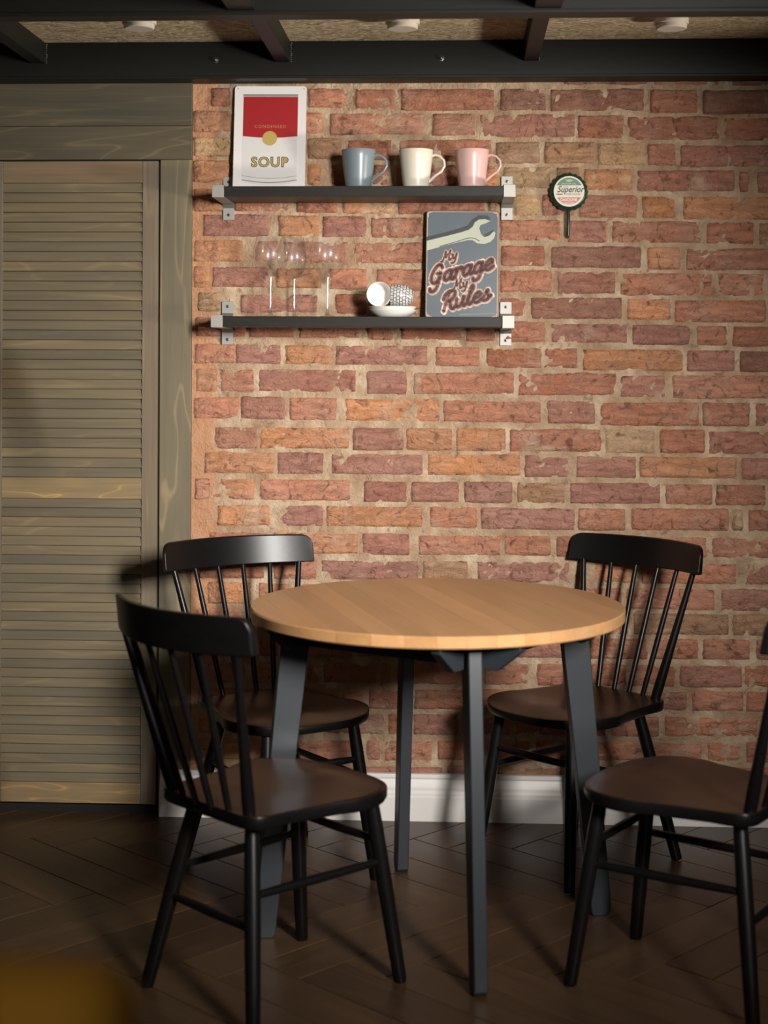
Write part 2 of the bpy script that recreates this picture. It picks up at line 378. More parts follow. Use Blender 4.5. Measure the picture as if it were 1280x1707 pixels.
for wx, wy, x, y, r in sorted(planks, key=lambda t: -t[1]):
    key = (round(wx, 2), round(wy, 2))
    if key in seen: continue
    seen.add(key)
    X, Y = rotp(x, y)
    if -1.7 < wx < 1.7 and wy > -2.3:
        o = put('plank', pmesh, fl, (X, Y, 0)); o.rotation_euler = (0, 0, ANG + r); np_ += 1
    else:
        c_, s_ = math.cos(ANG + r), math.sin(ANG + r)
        rest.add([(X + c_ * p[0] - s_ * p[1], Y + s_ * p[0] + c_ * p[1], p[2]) for p in base.v], base.f)
tag(part('far_planks', rest, 'floor_wood', fl, smooth=0), kind='stuff')

# ---- brick wall
wall = tag(empty('wall_back', (0, 0, 0)), kind='structure')
rs = np.random.RandomState(3)
def vnoise(X, Z, f, seed):
    r = np.random.RandomState(seed); G = r.rand(256, 256)
    x, z = X * f, Z * f; xi, zi = np.floor(x).astype(int), np.floor(z).astype(int); xf, zf = x - xi, z - zi
    xf = xf * xf * (3 - 2 * xf); zf = zf * zf * (3 - 2 * zf)
    a = G[xi % 256, zi % 256]; b_ = G[(xi + 1) % 256, zi % 256]; c_ = G[xi % 256, (zi + 1) % 256]; d = G[(xi + 1) % 256, (zi + 1) % 256]
    return (a * (1 - xf) + b_ * xf) * (1 - zf) + (c_ * (1 - xf) + d * xf) * zf
WX0 = XE - 0.004
nx, nz = 330, 330
gx = np.linspace(WX0, XR, nx); gz = np.linspace(0.0, 2.42, nz)
X, Z = np.meshgrid(gx, gz)
Hh = (vnoise(X, Z, 14, 1) * 0.5 + vnoise(X, Z, 45, 2) * 0.3 + vnoise(X, Z, 120, 4) * 0.25)
Y = -(0.0022 + (Hh - 0.5) * 0.0125)
vs = np.stack([X, Y, Z], -1).reshape(-1, 3)
ii = np.arange(nz - 1)[:, None] * nx + np.arange(nx - 1)[None, :]
fs = np.stack([ii, ii + 1, ii + nx + 1, ii + nx], -1).reshape(-1, 4)
me = bpy.data.meshes.new('mortar'); me.vertices.add(len(vs)); me.vertices.foreach_set('co', vs.ravel())
me.loops.add(fs.size); me.loops.foreach_set('vertex_index', fs.ravel().astype(np.int32))
me.polygons.add(len(fs)); me.polygons.foreach_set('loop_start', np.arange(0, fs.size, 4, dtype=np.int32))
me.update(calc_edges=True); me.validate(); me.shade_smooth(); me.materials.append(M['mortar'])
mo = put('mortar_bed', me, wall)
part('backing', MB().box(XL, XR, 0.012, 0.2, 0, 2.7), 'mortar', wall, smooth=0)

CC = {'O': (0.58, 0.262, 0.12), 'S': (0.50, 0.215, 0.128), 'R': (0.42, 0.165, 0.095), 'P': (0.385, 0.172, 0.125),
      'B': (0.38, 0.22, 0.12), 'T': (0.50, 0.33, 0.175), 'D': (0.27, 0.115, 0.075)}
# rows: (top y left, bottom y left, top y right, bottom y right, bricks) read off the photograph's courses
ROWS = [
 (103, 134, 106, 142, 'R,350,420 S,430,560 R,570,700 R,708,770 R,780,930 D,940,1080 R,1090,1180 D,1190,1290'),
 (146, 177, 150, 189, 'R,350,384 S,392,505 S,513,574 R,592,659 R,668,824 D,833,911 D,917,1074 R,1084,1163 D,1172,1290'),
 (185, 220, 195, 235, 'O,322,386 S,394,490 S,498,538 S,549,706 S,720,793 P,800,959 R,963,1040 R,1046,1200 R,1207,1290'),
 (228, 261, 241, 279, 'T,322,386 S,394,505 B,512,568 R,579,653 R,665,819 B,826,900 B,907,990 T,996,1069 R,1079,1127 P,1134,1290'),
 (268, 304, 285, 321, 'O,322,386 R,394,505 O,512,535 R,552,650 P,660,760 O,768,830 T,838,918 B,926,966 O,973,1054 P,1062,1225 R,1231,1251 P,1261,1290'),
 (314, 351, 329, 366, 'O,322,380 R,390,488 R,493,563 O,570,655 R,663,808 T,813,835 T,856,896 R,903,958 S,965,1062 O,1070,1126 O,1139,1290'),
 (357, 392, 371, 408, 'P,338,448 O,463,533 P,536,610 S,618,706 S,716,824 S,833,935 P,945,1012 S,1020,1169 R,1177,1257 B,1264,1290'),
 (400, 435, 414, 451, 'O,323,404 S,424,465 S,472,580 S,589,706 R,716,826 R,834,908 D,918,1069 O,1079,1135 S,1144,1290'),
 (444, 479, 456, 495, 'O,322,350 P,353,447 O,460,536 S,548,612 S,627,708 S,716,824 S,833,920 P,929,1026 S,1033,1189 S,1197,1274'),
 (488, 518, 500, 538, 'T,329,368 P,400,530 R,558,610 O,618,708 S,716,824 R,833,878 D,884,1037 O,1045,1118 S,1125,1277'),
 (528, 561, 543, 577, 'R,325,368 R,385,409 R,414,490 R,497,600 R,610,655 R,668,770 R,776,826 S,834,910 P,918,1046 P,1054,1150 S,1160,1212 R,1222,1290'),
 (573, 605, 584, 621, 'S,324,392 P,392,468 O,474,552 P,559,713 S,725,800 R,810,903 R,905,963 O,971,1139 P,1145,1225 D,1233,1290'),
 (614, 652, 627, 666, 'O,326,362 S,366,423 P,430,593 P,611,678 S,689,857 R,864,1028 P,1033,1110 S,1121,1290'),
 (661, 699, 672, 712, 'S,322,398 P,400,475 S,482,561 O,575,732 S,739,902 P,912,993 R,1000,1165 S,1172,1250 R,1259,1290'),
 (710, 747, 718, 758, 'S,357,429 O,433,582 P,588,672 O,677,754 O,760,843 R,850,1002 T,1009,1091 R,1100,1175 P,1182,1290'),
 (753, 789, 763, 800, 'O,340,457 P,462,539 P,552,704 O,713,867 P,874,949 P,960,1061 O,1066,1228 P,1236,1290'),
 (798, 833, 808, 843, 'S,324,350 O,353,424 S,433,583 P,606,677 P,685,765 P,773,854 B,862,942 P,950,1101 S,1109,1188 R,1194,1277'),
 (841, 877, 849, 887, 'O,362,450 P,460,538 O,544,704 S,716,795 P,802,958 S,963,1043 S,1052,1215 T,1220,1240 R,1247,1290'),
 (886, 922, 897, 932, 'R,347,445 O,455,597 P,603,683 S,697,834 S,840,918 R,927,1000 S,1008,1178 S,1186,1290'),
 (930, 964, 941, 976, 'R,332,440 S,455,528 P,535,697 B,704,780 P,795,950 O,957,1058 S,1070,1228 P,1242,1290'),
 (971, 1006, 982, 1019, 'O,345,420 O,430,560 S,568,690 R,700,800 S,808,950 S,958,1036 S,1045,1192 P,1201,1290'),
 (1014, 1048, 1025, 1062, 'S,325,402 R,410,560 P,568,650 S,658,800 R,808,970 S,980,1048 B,1056,1215 B,1221,1290'),
 (1057, 1094, 1067, 1101, 'O,330,424 R,433,588 R,596,684 R,692,770 P,780,950 D,958,976 R,981,1079 S,1089,1164 S,1172,1251 P,1260,1290'),
 (1104, 1138, 1110, 1147, 'S,330,408 O,418,500 R,510,532 R,538,627 R,634,652 S,660,797 S,806,883 R,895,977 R,985,1046 R,1053,1125 P,1133,1238 S,1240,1290'),
 (1147, 1182, 1153, 1186, 'R,330,400 R,408,500 S,510,606 R,614,684 R,690,790 R,800,900 P,910,1000 R,1008,1068 P,1074,1145 S,1154,1240 S,1244,1290'),
 (1189, 1223, 1195, 1229, 'O,330,420 R,430,532 P,540,640 R,646,680 P,688,763 P,772,850 R,858,946 S,955,1010 S,1018,1099 S,1108,1263'),
 (1232, 1267, 1238, 1272, 'O,330,364 O,372,450 S,460,600 S,610,634 S,641,720 R,729,802 R,811,884 R,893,962 S,970,1170 S,1179,1235 S,1243,1290'),
 (1276, 1312, 1280, 1318, 'R,330,470 R,478,600 P,608,738 P,746,820 B,828,936 R,944,1100 R,1108,1190 R,1198,1290'),
]
def brick_mesh(hw, hh, h0, seed, fine=1.0):
    nx_ = max(3, int(2 * hw / (0.009 / fine))); nz_ = 8
    vs = []; fs = []
    for j in range(nz_ + 1):
        t = -1 + 2 * j / nz_
        for i in range(nx_ + 1):
            s_ = -1 + 2 * i / nx_
            # denser towards the rim
            s2 = math.copysign(1 - (1 - abs(s_)) ** 1.15, s_); t2 = math.copysign(1 - (1 - abs(t)) ** 1.4, t)
            x, z = s2 * hw, t2 * hh
            dx, dz = hw - abs(x), hh - abs(z)
            R = 0.0175
            if dx < R and dz < R:      # rounded corner
                k = math.hypot(R - dx, R - dz)
                if k > R:
                    x -= math.copysign((R - dx) * (1 - R / k), x); z -= math.copysign((R - dz) * (1 - R / k), z)
            wob = noise.noise(Vector((x * 28 + seed, z * 28, seed * 1.7)))
            wob2 = noise.noise(Vector((x * 16 - seed, z * 9, seed * 3.1)))
            if abs(s_) > .99: x += math.copysign(wob * 0.0095, x)
            if abs(t) > .99: z += math.copysign(wob2 * 0.0062 + wob * 0.0042, z)
            e = min(dx, dz); rim = abs(s_) > .99 or abs(t) > .99
            y = -h0 - 0.0055 * wob2 - 0.0045 * noise.noise(Vector((x * 55, z * 60, seed))) - 0.0025 * noise.noise(Vector((x * 110, z * 130, seed)))
            cr = noise.noise(Vector((x * 13 + z * 20, z * 34, seed * 2.3)))
            if abs(cr) < .06: y += 0.0035 * (1 - abs(cr) / .06)
            if rim: y = 0.009
            elif e < 0.013: y += 0.0055 * (1 - e / 0.013) ** 1.5
            vs.append((x, y, z))
    for j in range(nz_):
        for i in range(nx_):
            a = j * (nx_ + 1) + i; fs.append((a, a + 1, a + nx_ + 2, a + nx_ + 1))
    return vs, fs
def add_brick(x0, x1, z0, z1, code, seed):
    hw, hh = (x1 - x0) / 2, (z1 - z0) / 2
    vs, fs = brick_mesh(hw, hh, 0.0085 + random.uniform(-.002, .003), seed)
    me = bpy.data.meshes.new('brick'); me.from_pydata(vs, [], fs); me.shade_smooth(); me.materials.append(M['brick'])
    o = put('brick', me, wall, ((x0 + x1) / 2, 0, (z0 + z1) / 2))
    k = random.uniform(.88, 1.12); c = CC[code]; h = random.uniform(-.04, .04)
    o.color = (c[0] * k * (1 + h), c[1] * k, c[2] * k * (1 - h), 1)
    o.rotation_euler = (0, random.uniform(-.006, .006), 0)
    return o
nb = 0
for ri, (tl, bl, tr, br_, s) in enumerate(ROWS):
    for it in s.split():
        c, a, b2 = it.split(','); a, b2 = float(a), float(b2); xm = (a + b2) / 2; k = (xm - 340) / 910
        yt, yb = tl + (tr - tl) * k + random.uniform(-1.2, 1.2), bl + (br_ - bl) * k + random.uniform(-1.2, 1.2)
        p0, p1 = at_y(a - 1.8, yt - 1.6, -0.008), at_y(b2 + 1.8, yb + 1.6, -0.008)
        add_brick(p0.x, p1.x, p1.z, p0.z, c, ri * 17.3 + a * .11); nb += 1
# the wall past the right edge of the frame
rb = MB(); z0 = 0.06; row = 0
while z0 < 2.33:
    x = at_y(1298, 600, 0).x + (0.12 if row % 2 else 0.0)
    while x < XR - 0.05:
        L = random.choice((0.13, 0.27)); hw = min(L, XR - x) / 2
        vs, fs = brick_mesh(hw, 0.031, 0.009, x * 31 + row)
        rb.add([(p[0] + x + hw, p[1], p[2] + z0 + 0.033) for p in vs], fs); x += L + 0.014
    z0 += 0.0785; row += 1
o = tag(part('side_bricks', rb, 'brick', wall), kind='stuff'); o.color = (*CC['S'], 1)

# ---- wooden frame round the door
jx0, jx1 = at_y(265.5, 700, -0.02).x, at_y(318, 700, -0.02).x
hz1, hzm, hz0 = at_y(150, 137, -.02).z, at_y(150, 210, -.02).z, at_y(150, 266, -.02).z
zt = at_y(290, 137, -.02).z + .02
part('backing', MB().box(XL, XE - 0.002, -0.004, 0.012, 0, 2.42), 'dark_hole', wall, smooth=0)
t = tag(empty('trim_1', (jx0, -0.02, 0)), kind='structure')
part('board', MB().box(0, jx1 - jx0, 0, 0.018, 0.0, hz0 - 0.001), 'jamb_wood', t, bevel=0.002)
t = tag(empty('trim_2', (XL, -0.02, 0)), kind='structure')
part('board', MB().box(0, jx1 - XL, 0, 0.018, hzm + .0006, hz1 + .05), 'shaded_header_wood', t, bevel=0.0012)
part('board', MB().box(0, jx1 - XL, 0, 0.018, hz0, hzm - .0006), 'shaded_header_wood', t, bevel=0.0012)

# ---- louvred bifold door: two leaves, the left one past the frame edge
dY = -0.012
def zpx(y, x=120): return at_y(x, y, dY - .01).z
def xpx(x, y=800): return at_y(x, y, dY - .01).x
def slat_mesh(x0, x1, z0, z1):
    h = z1 - z0; mb = MB()
    prof = [(-.004, .0006), (-.0115, .0012), (-.0125, .003), (-.0055, h - .0004), (.0045, h + .004), (.0045, h * .5)]
    return mb.prism(prof, lambda a, b_, d: (d, a, z0 + b_), x0, x1)
def door_leaf(name, x0, xa, xb, x1):
    d = tag(empty(name, (x0, dY, 0)), kind='structure')
    zb, zt_ = zpx(1338), zpx(269)
    def pp(nm, mb, mat, bv=0.0015):
        o = part(nm, mb, mat, d, bevel=bv); o.location = (-x0, 0, 0); return o
    pp('stile', MB().box(xb, x1, -.014, .008, zb, zt_), 'stile_wood')
    pp('stile', MB().box(x0, xa, -.014, .008, zb, zt_), 'stile_wood')
    pp('top_rail', MB().box(xa, xb, -.0125, .008, zpx(305), zt_), 'top_rail_wood')
    pp('middle_rail', MB().box(xa, xb, -.0135, .008, zpx(831), zpx(796)), 'rail_wood')
    pp('bottom_rail', MB().box(xa, xb, -.0125, .008, zb, zpx(1304)), 'rail_wood')
    for y0, y1 in ((305, 796), (831, 1304)):
        zz0, zz1 = zpx(y1), zpx(y0); h = (zz1 - zz0) / 30
        for i in range(30):
            mb = slat_mesh(xa, xb, 0, h - .0004)
            pp('slat', mb, 'slat_wood', 0).location = (-x0, 0, zz0 + i * h)
    return d
wdt = xpx(262) - xpx(236)
door_leaf('door_1', xpx(3) - wdt, xpx(3), xpx(236), xpx(262))
sh = xpx(262) - (xpx(3) - wdt) + .004
door_leaf('door_2', xpx(3) - wdt - sh, xpx(3) - sh, xpx(236) - sh, xpx(262) - sh)

# ---- baseboard
bz = at_y(700, 1291, -.03).z
prof = [(0.0, 0), (-.030, 0), (-.030, .070), (-.026, .075), (-.026, .082), (-.022, .089), (-.022, .098), (-.017, .106), (-.013, bz - .016), (-.016, bz - .010), (-.016, bz), (0, bz)]
bb = part('baseboard_back', MB().prism(prof, lambda a, b_, d: (d, a - .012, b_), 0, XR - at_y(265, 1330, -.03).x), 'baseboard', loc=(at_y(265, 1330, -.042).x, 0, 0), smooth=20)
tag(bb, kind='structure')

# ---- ceiling of pressed board and the steel loft frame
CZ = 2.325
cl = tag(part('ceiling', MB().box(XL, XR + .2, -4.4, 0.0, CZ, CZ + .02), 'ceiling', smooth=0), kind='structure')
def steel_beam(nm, label, y0, y1, z0, z1):
    b_ = tag(empty(nm, (0, (y0 + y1) / 2, z0)), label, 'beam')
    cy = (y0 + y1) / 2
    mb = MB().box(XL, XR + .2, y0 - cy, y1 - cy, 0.008, z1 - z0)
    part('web', mb, 'beam', b_, bevel=.001)
    part('flange', MB().box(XL, XR + .2, y0 - cy - .004, y1 - cy, 0, .008), 'beam', b_, bevel=.001)
    return b_
zb_ = 2.214
wb = steel_beam('steel_beam', 'long black steel beam running along the top of the brick wall', -.09, -.004, zb_, CZ - .001)
for px, py in ((359, 100), (735, 97)):
    p = at_y(px, py, -.09)
    mb = MB().lathe([(0, -.001), (.0095, -.001), (.0095, .0015), (0.006, .0022), (.0055, .008), (.003, .0095), (0, .0095)], 16, lambda x, y, z: (x, -z, y))
    part('bolt', mb, 'screw_steel', wb, (p.x, p.y + .047, p.z - zb_))
nbm = steel_beam('steel_beam', 'black steel beam crossing overhead nearer than the wall beam, along the top edge', -.96, -.903, 2.206, CZ - .001)
JG = 'slim black joists between the two beams'
for px, lab in ((64, 'slim black steel joist overhead at the far left, above the wooden door'),
                (471.5, 'slim black steel joist overhead left of centre, above the soup can sign'),
                (885, 'slim black steel joist overhead on the right, above the bottle cap hook')):
    p = at_y(px, 102, -.09)
    j = tag(empty('steel_joist', (p.x, -.09, 2.262)), lab, 'joist')
    part('bar', MB().box(-.022, .022, -.812, -.0005, 0, CZ - 2.263), 'beam', j, bevel=.002)
    part('front_bar', MB().box(-.033, .033, -2.6, -.872, -.045, CZ - 2.263), 'beam', j, bevel=.002)
    mb = MB()
    for k in range(10):
        q = k / 9
        mb.lathe([(0, -.002), (.003 + .001 * math.sin(k * 5), -.001), (0.002, .002), (0, .0025)], 6, lambda x, y, z, q=q: (.024 + x * .9 + .001 * math.sin(q * 20), -.001 - z, .002 + q * .055 + y))
    tag(part('weld_seam', mb, 'weld', j), kind='stuff')
for px, lab in ((232, 'white round ceiling puck light on the left, above the wooden door frame'),
                (671, 'white round ceiling puck light in the middle, above the mugs'),
                (1119, 'white round ceiling puck light on the far right')):
    p = at_z(px, 25, CZ)
    q = tag(empty('ceiling_light', (p.x, p.y, CZ)), lab, 'ceiling light', 'round puck lights on the board ceiling')
    part('housing', MB().lathe([(0.0, 0), (.046, 0), (.047, -.003), (.047, -.024), (.0455, -.026), (0, -.026)], 40), 'white_plastic', q)
    part('diffuser', MB().lathe([(0.0, -.026), (.042, -.026), (.042, -.036), (.039, -.039), (0, -.0395)], 40), 'white_plastic', q)

# ================================================================== SHELVES
def bracket(px, py, lab):
    p = at_y(px, py, -.014)
    b_ = tag(empty('shelf_bracket', (p.x, 0, p.z)), lab, 'bracket')
    w2, th = .0172, .003
    hs = .0150                                     # inner half height holding the board
    out = [(-.0125, .0655), (-.0125, .029), (-.019, hs + th), (-.212, hs + th), (-.212, -hs - th), (-.019, -hs - th), (-.0125, -.029), (-.0125, -.0655)]
    inn = [(-.0155 + .006, .0655), (-.0155 + .006, .030), (-.017, hs), (-.209, hs), (-.209, -hs), (-.017, -hs), (-.0155 + .006, -.030), (-.0155 + .006, -.0655)]
    def strip(i0, i1):
        mb = MB(); n = i1 - i0 + 1
        poly = out[i0:i1 + 1] + inn[i0:i1 + 1][::-1]
        return mb, poly
    for nm, i0, i1 in (('wall_plate', 0, 1), ('arm', 1, 3), ('clip', 3, 4), ('arm', 4, 6), ('wall_plate', 6, 7)):
        poly = out[i0:i1 + 1] + inn[i0:i1 + 1][::-1]
        n = len(poly); mb = MB()
        k = len(poly)
        vs = [(-w2, a, z) for a, z in poly] + [(w2, a, z) for a, z in poly]
        if nm == 'clip':
            s = 1 if px > 600 else -1
            vs = [(x + s * .0015, a, z) for x, a, z in vs]
        m2 = k // 2; fs = []
        for i in range(m2 - 1):
            q = (i, i + 1, k - 2 - i, k - 1 - i); fs += [q[::-1], tuple(x + k for x in q)]
        fs += [(i, (i + 1) % k, k + (i + 1) % k, k + i) for i in range(k)]
        mb.add(vs, fs); part(nm, mb, 'steel', b_, smooth=20, bevel=.0006)
    for z in (.050, -.050):
        part('screw', MB().lathe([(0, -.001), (.0048, -.001), (.0046, .0012), (.002, .0016), (0, .0006)], 16, lambda x, y, zz: (x, -.0125 - zz, z + y)), 'screw_steel', b_)
    return b_
SH = {}
def shelf(nm, pl, pr, lab, blabs):
    bl_ = bracket(*pl, blabs[0]); br2 = bracket(*pr, blabs[1])
    zc = (bl_.location.z + br2.location.z) / 2
    bl_.location.z = br2.location.z = zc
    x0, x1 = bl_.location.x + .004, br2.location.x - .010
    o = part('wall_shelf', MB().box(-(x1 - x0) / 2 - .016, (x1 - x0) / 2 + .016, -.2075, -.0195, -.0148, .0148), 'shelf_wood', loc=((x0 + x1) / 2, 0, zc), bevel=.001)
    tag(o, lab, 'shelf'); SH[nm] = zc + .0148
shelf('up', (381, 330), (845, 331), 'dark wood wall shelf, the upper one, carrying the soup can sign and three mugs',
      ('brushed steel bracket holding the left end of the upper shelf', 'brushed steel bracket holding the right end of the upper shelf'))
shelf('lo', (379, 538), (843, 540), 'dark wood wall shelf, the lower one, carrying wine glasses and the garage sign',
      ('brushed steel bracket holding the left end of the lower shelf', 'brushed steel bracket holding the right end of the lower shelf'))
ZU, ZL = SH['up'], SH['lo']

# ---- rounded plate helper for the metal signs
def rrect(w_, h_, r, n=6):
    pts = []
    for cx, cz, a0 in ((w_ / 2 - r, r, -PI / 2), (w_ / 2 - r, h_ - r, 0), (-w_ / 2 + r, h_ - r, PI / 2), (-w_ / 2 + r, r, PI)):
        for i in range(n + 1):
            a = a0 + PI / 2 * i / n; pts.append((cx + r * math.cos(a), cz + r * math.sin(a)))
    return pts
def flat(poly, y, mat, nm, parent, th=.0003):
    return part(nm, MB().prism(poly, lambda a, b_, d: (a, d, b_), y, y - th), mat, parent, smooth=0)
def strokes_mesh(lines, rad, y, fn):
    mb = MB()
    for ln in lines:
        pts = [Vector((a, b_, 0)) for a, b_ in ln]; sm = []
        for i in range(len(pts) - 1):
            p0, p1, p2, p3 = pts[max(i - 1, 0)], pts[i], pts[i + 1], pts[min(i + 2, len(pts) - 1)]
            for k in range(5):
                t = k / 5
                sm.append(0.5 * (2 * p1 + (p2 - p0) * t + (2 * p0 - 5 * p1 + 4 * p2 - p3) * t * t + (3 * p1 - p0 - 3 * p2 + p3) * t ** 3))
        sm.append(pts[-1]); q = [fn(p.x, p.y) for p in sm]
        for i, (a, b_) in enumerate(q):
            if i % 2 == 0 or i == len(q) - 1:
                n = 10; o = [(a + rad * math.cos(2 * PI * k / n), y, b_ + rad * math.sin(2 * PI * k / n)) for k in range(n)]
                mb.add(o, [tuple(range(n))])
            if i:
                a0, b0 = q[i - 1]; dx, dz = a - a0, b_ - b0; L = math.hypot(dx, dz) or 1
                nx_, nz_ = -dz / L * rad, dx / L * rad
                mb.add([(a0 + nx_, y, b0 + nz_), (a + nx_, y, b_ + nz_), (a - nx_, y, b_ - nz_), (a0 - nx_, y, b0 - nz_)], [(0, 1, 2, 3)])
    return mb

# ---- soup can sign (plain stand-in: white plate, red and white can, gold disc)
pb = at_y(448, 300, -.05); top = at_y(450, 143, -.03)
Hs = top.z - ZU + .001; Ws = at_y(508.5, 290, -.06).x - at_y(388, 290, -.06).x
s1 = empty('metal_sign', (pb.x, -.052, ZU)); s1.rotation_euler = (-math.atan(.030 / Hs), .006, 0)
tag(s1, 'white metal sign picturing a red and white soup can, left end of the upper shelf', 'sign')
part('plate', MB().prism(rrect(Ws, Hs, .009), lambda a, b_, d: (a, d, b_), 0, -.0016), 'sign_white', s1, smooth=30)
sx_ = Ws / 120.0
def S1(x, y): return ((x - 449.5) * sx_, (307 + 13 - y) * Hs / 177.0)
def r4(f, x0, y0, x1, y1): return [f(x0, y1), f(x1, y1), f(x1, y0), f(x0, y0)]
can = [S1(404, 158), S1(404, 296), S1(407, 302), S1(416, 306), S1(432, 308.5), S1(449.5, 309.5), S1(467, 308.5), S1(484, 306), S1(492, 302), S1(495, 296), S1(495.5, 158)]
flat(can, -.0016, 'sign_light', 'can_picture', s1)
flat(r4(S1, 404.5, 161, 495.5, 227), -.0019, 'sign_red', 'red_panel', s1)
flat([S1(404.5, 226.9), S1(427, 229), S1(449.5, 229.8), S1(472, 229), S1(495.5, 226.9)], -.0019, 'sign_red', 'red_panel', s1)
flat(r4(S1, 404, 156.5, 495.5, 160.5), -.0019, 'sign_grey', 'can_rim', s1)
for k in (0, 1):
    ln = [[S1(404.5 + 91 * i / 8, (293 if k else 300) + 4.5 * math.sin(PI * i / 8)) for i in range(9)]]
    part('rim_line', strokes_mesh(ln, .0007 if k else .0014, -.0022, lambda a, b_: (a, b_)), 'sign_grey', s1, smooth=0)
cx, cz = S1(449.5, 230.5)
flat([(cx + .0222 * math.cos(2 * PI * i / 28), cz + .0222 * math.sin(2 * PI * i / 28)) for i in range(28)], -.0022, 'sign_gold', 'gold_disc', s1)
E3 = ((1, 0, 0), (0, 0, 1), (0, -1, 0))
def txt(par, body, f, x, y, hpx, mat, depth, **kw):
    a, z = f(x, y); k = kw.pop('k', 1.0)
    return text_part('lettering', body, hpx * k, mat, par, (a, 0, z), E3[0], E3[1], E3[2], depth, **kw)
txt(s1, 'CONDENSED', S1, 450, 211, .0135, 'sign_gold', .0024, bold=-.0002, space=1.25)
txt(s1, 'SOUP', S1, 450, 271, .041, 'sign_ink', .0024, bold=.0021, space=1.14)
txt(s1, 'SOUP', S1, 450, 271, .041, 'sign_gold', .0026, bold=-.0001, space=1.14)
for x, y in ((395, 147.5), (505, 147.5)):
    a, z = S1(x, y); flat([(a + .0016 * math.cos(i), z + .0016 * math.sin(i)) for i in range(6)], -.0017, 'dark_hole', 'nail_hole', s1)

# ---- garage sign
YG = -.058
pb = at_y(769.5, 530, YG); Wg = at_y(831.5, 440, YG).x - at_y(709.5, 440, YG).x; Hg = at_y(770, 350.5, YG + .02).z - ZL
s2 = empty('metal_sign', (pb.x, YG, ZL)); s2.rotation_euler = (-math.atan(.026 / Hg), .008, 0)
tag(s2, 'blue grey metal sign with a pale spanner, reading My Garage My Rules', 'sign')
part('plate', MB().prism(rrect(Wg, Hg, .009), lambda a, b_, d: (a, d, b_), 0, -.0016), 'garage_edge', s2, smooth=30)
flat([(a, z + .0015) for a, z in rrect(Wg - .0035, Hg - .004, .009)], -.0016, 'garage_wear', 'worn_border', s2)
# ragged inner field
fld = []
for i, (a, z) in enumerate(rrect(Wg - .007, Hg - .0075, .016, 10)):
    k = noise.noise(Vector((a * 90, z * 90, 2))) * .004
    cx, cz = 0, (Hg - .0075) / 2; L = math.hypot(a - cx, z - cz)
    near = 1.0 if (abs(a) > Wg / 2 - .03 and (z < .03 or z > Hg - .04)) else .25
    fld.append((a - (a - cx) / L * abs(k) * 2.2 * near, z - (z - cz) / L * abs(k) * 2.2 * near + .0035))
flat(fld, -.0019, 'garage_blue', 'blue_field', s2)
kx, kz = Wg / 535.0, Hg / 790.0
def S2(X_, Y_): return ((X_ - 807) * kx, (835 - Y_) * kz)
# pixel frame of the sign crop: 540..1075 by 45..835
sh_p = [(543, 240), (600, 226), (700, 199), (800, 170), (842, 152), (872, 110), (922, 78), (990, 79), (1010, 106), (940, 125), (900, 170), (860, 200), (700, 250), (543, 285)]
wr_p = [(543, 270), (620, 250), (700, 230), (800, 203), (850, 186), (880, 162), (895, 130), (925, 110), (970, 106), (1008, 120), (975, 138), (938, 150), (928, 172), (940, 215), (965, 240), (1000, 228), (1035, 195), (1047, 208), (1038, 245), (1010, 275), (965, 290), (915, 285), (880, 262), (845, 262), (720, 292), (620, 320), (543, 342)]
jaw_p = [(965, 222), (1030, 182), (1036, 200), (1000, 228), (972, 240)]
def tri_flat(poly, y, mat, nm, par):
    from mathutils.geometry import tessellate_polygon
    t3 = tessellate_polygon([[Vector((a, b_, 0)) for a, b_ in poly]])
    mb = MB().add([(a, y, b_) for a, b_ in poly], [tuple(t) for t in t3])
    return part(nm, mb, mat, par, smooth=0)
tri_flat([S2(*p) for p in sh_p], -.0023, 'garage_shadow', 'spanner_shadow', s2)
tri_flat([S2(*p) for p in jaw_p], -.0024, 'garage_shadow', 'spanner_shadow', s2)
tri_flat([S2(*p) for p in wr_p], -.0025, 'garage_pale', 'spanner_picture', s2)
part('spanner_line', strokes_mesh([[S2(*p) for p in ((640, 310), (760, 275), (840, 250), (890, 248), (930, 268))]], .0011, -.0027, lambda a, b_: (a, b_)), 'garage_shadow', s2, smooth=0)
